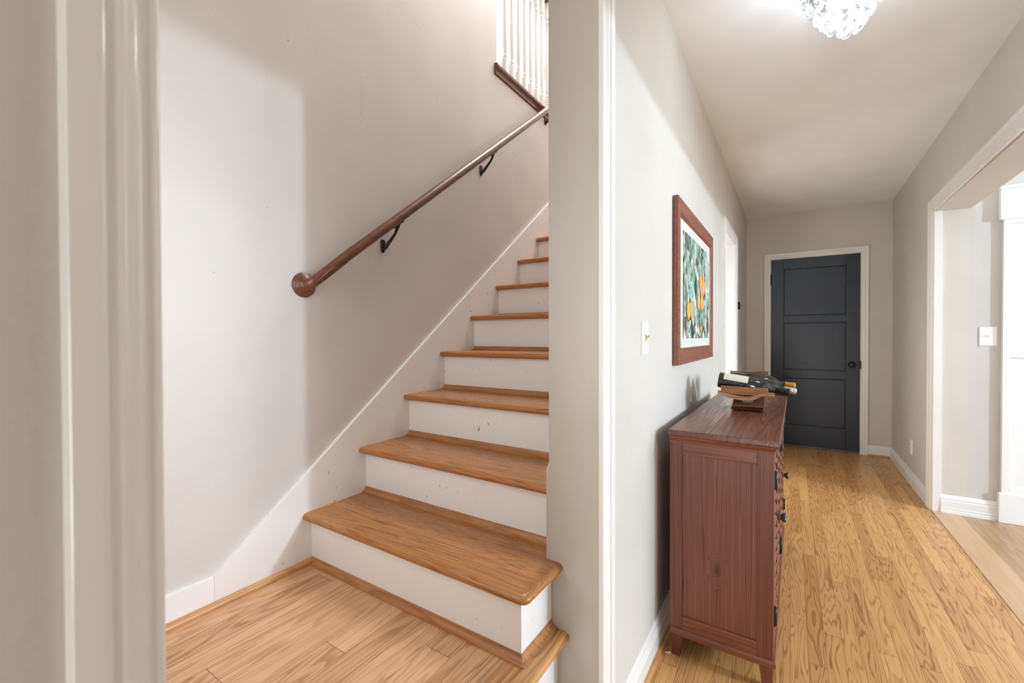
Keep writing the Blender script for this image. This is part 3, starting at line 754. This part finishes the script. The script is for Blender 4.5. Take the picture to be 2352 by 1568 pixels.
for y, e in ((-.165, 0), (-.06, .014), (.045, .026)):
    m = MB()
    m.hexa([(-.112, y+.008, .080), (.083+e, y+.008, .076), (.083+e, y+.030, .076), (-.112, y+.030, .080)], [(-.112, y, .117), (.080+e, y, .113-e*.5), (.080+e, y+.020, .113-e*.5), (-.112, y+.020, .117)])
    m.build('slat', M_rack, rk, bevel=.002)
stave(.185, .163, -.085, .092, .004, .026, .02, 'back_board', M_rackd, .004)
stave(.18, .128, -.08, .085, .004, .05, .014, 'back_board', M_rackd)
m = MB().box(-.075, -.055, .16, .19, .05, .14); m.box(.055, .075, .16, .19, .05, .14); m.box(-.02,.02,-.16,.17,.045,.062); m.build('support', M_rackd, rk)

def bottle(label_txt, base, tip, foil, has_label, foil_len=.060, dome=False):
    b = Vector(base); d = (Vector(tip)-b).normalized(); L = (Vector(tip)-b).length
    t = thing('wine_bottle', label_txt, 'wine bottle', base, 0, 'wine bottles in the rack')
    pr_ = [(.003, .001), (.002, .028), (0, .034), (.004, .037), (.17, .0375), (.186, .0365), (.200, .031), (.215, .022), (.228, .0165), (.24, .0148), (L-.004, .0138)]
    MB().lathe(pr_, (0, 0, 0), d, 28).build('glass', M_glass, t)
    if dome: fp = [(L-foil_len, .0149), (L-.012, .0150), (L-.003, .0135), (L, .009), (L+.001, .001)]
    else: fp = [(L-foil_len, .0150), (L-.012, .0148), (L-.011, .0162), (L-.002, .0162), (L, .0145), (L, .001)]
    MB().lathe(fp, (0, 0, 0), d, 24).build('capsule', foil, t)
    if has_label:
        u = Vector((0, 0, 1)); u = (u-d*u.dot(d)).normalized(); w2 = d.cross(u); m = MB(); m.sm = True
        rs = [[tuple(d*s_+(u*math.cos(a)+w2*math.sin(a))*.0381) for a in [R(-75+10*k) for k in range(16)]] for s_ in (.022, .125)]
        I = [m.pts(r) for r in rs]
        for k in range(15): m.quad(I[0][k], I[0][k+1], I[1][k+1], I[1][k])
        part(m.build('label', M_label, t), 'plain cream paper label')
    return t
bottle('dark wine bottle with black capsule and cream label, nearest in the rack', (-.297, 2.305, 1.0), (-.0065, 2.318, .955), M_foilk, True)
bottle('dark wine bottle with silver capsule, second in the rack', (-.272, 2.425, .985), (.021, 2.440, .949), M_foils, False, .052, True)
bottle('dark wine bottle with yellow gold capsule, farthest in the rack', (-.274, 2.535, .987), (.016, 2.555, .963), M_foilg, False, .045)

# scrap on the floor
tag(recentre(MB().hexa([(-.403, 1.694, .0), (-.384, 1.704, .0), (-.382, 1.700, .0), (-.401, 1.690, .0)], [(-.403, 1.694, .003), (-.384, 1.704, .004), (-.382, 1.700, .004), (-.401, 1.690, .003)]).build('paper_scrap', M_plastic), (-.393, 1.697, 0)),
    'tiny white scrap on the floor by the cabinet leg', 'scrap')

# ------------------------------------------------------------------ chandelier
CX, CY, CB = .162, 1.962, 2.283
ch = thing('chandelier', 'round crystal chandelier glowing on the hall ceiling', 'chandelier', (CX, CY, ZC))
m = MB().lathe([(0, .001), (0, .13), (-.012, .134), (-.02, .12), (-.02, .001)], (0, 0, 0), (0, 0, 1), 36)
part(m.build('canopy', M_pewter, ch), 'round metal ceiling plate')
tiers = [(.0, .024, 4), (.024, .050, 8), (.052, .072, 11), (.084, .093, 14), (.118, .110, 16), (.152, .125, 17), (.188, .136, 19)]
m = MB()
for z, r, n in tiers:
    zz_ = CB+z+.045-ZC
    m.tube([(r*.92*math.cos(2*math.pi*k/24), r*.92*math.sin(2*math.pi*k/24), zz_) for k in range(25)], .0014, 6)
for k in range(6):
    a = k*math.pi/3; m.tube([(.020*.92*math.cos(a), .020*.92*math.sin(a), CB+.045-ZC), (.083*.92*math.cos(a), .083*.92*math.sin(a), CB+.129-ZC), (.124*.92*math.cos(a), .124*.92*math.sin(a), -.01)], .0012, 6)
m.build('wire_frame', M_pewter, ch)
for k in range(3):
    a = k*2*math.pi/3+.3
    MB().ball((.05*math.cos(a), .05*math.sin(a), CB+.15-ZC), .022, 14, (1, 1, 1.3)).build('bulb', M_bulb, ch)
cm = MB().lathe([(-.004, .001), (-.0045, .012), (-.006, .017), (-.004, .0215), (0, .023), (.004, .0215), (.006, .017), (.0045, .012), (.004, .001)], (0, 0, 0), (1, 0, 0), 18)
c0 = None; rg = random.Random(3)
for z, r, n in tiers:
    for k in range(n):
        a = 2*math.pi*(k+.5*(rg.random()))/n
        if c0 is None: c0 = o = cm.build('crystal', M_crystal, ch)
        else: o = c0.copy(); o.parent = ch; COL.objects.link(o)
        o.location = (r*math.cos(a), r*math.sin(a), CB+z+.023-ZC)
        o.rotation_euler = (rg.uniform(-.25, .25), rg.uniform(-.35, .1), a+rg.uniform(-.5, .5))
        s_ = rg.uniform(.72, .98); o.scale = (s_, s_*.9, s_)
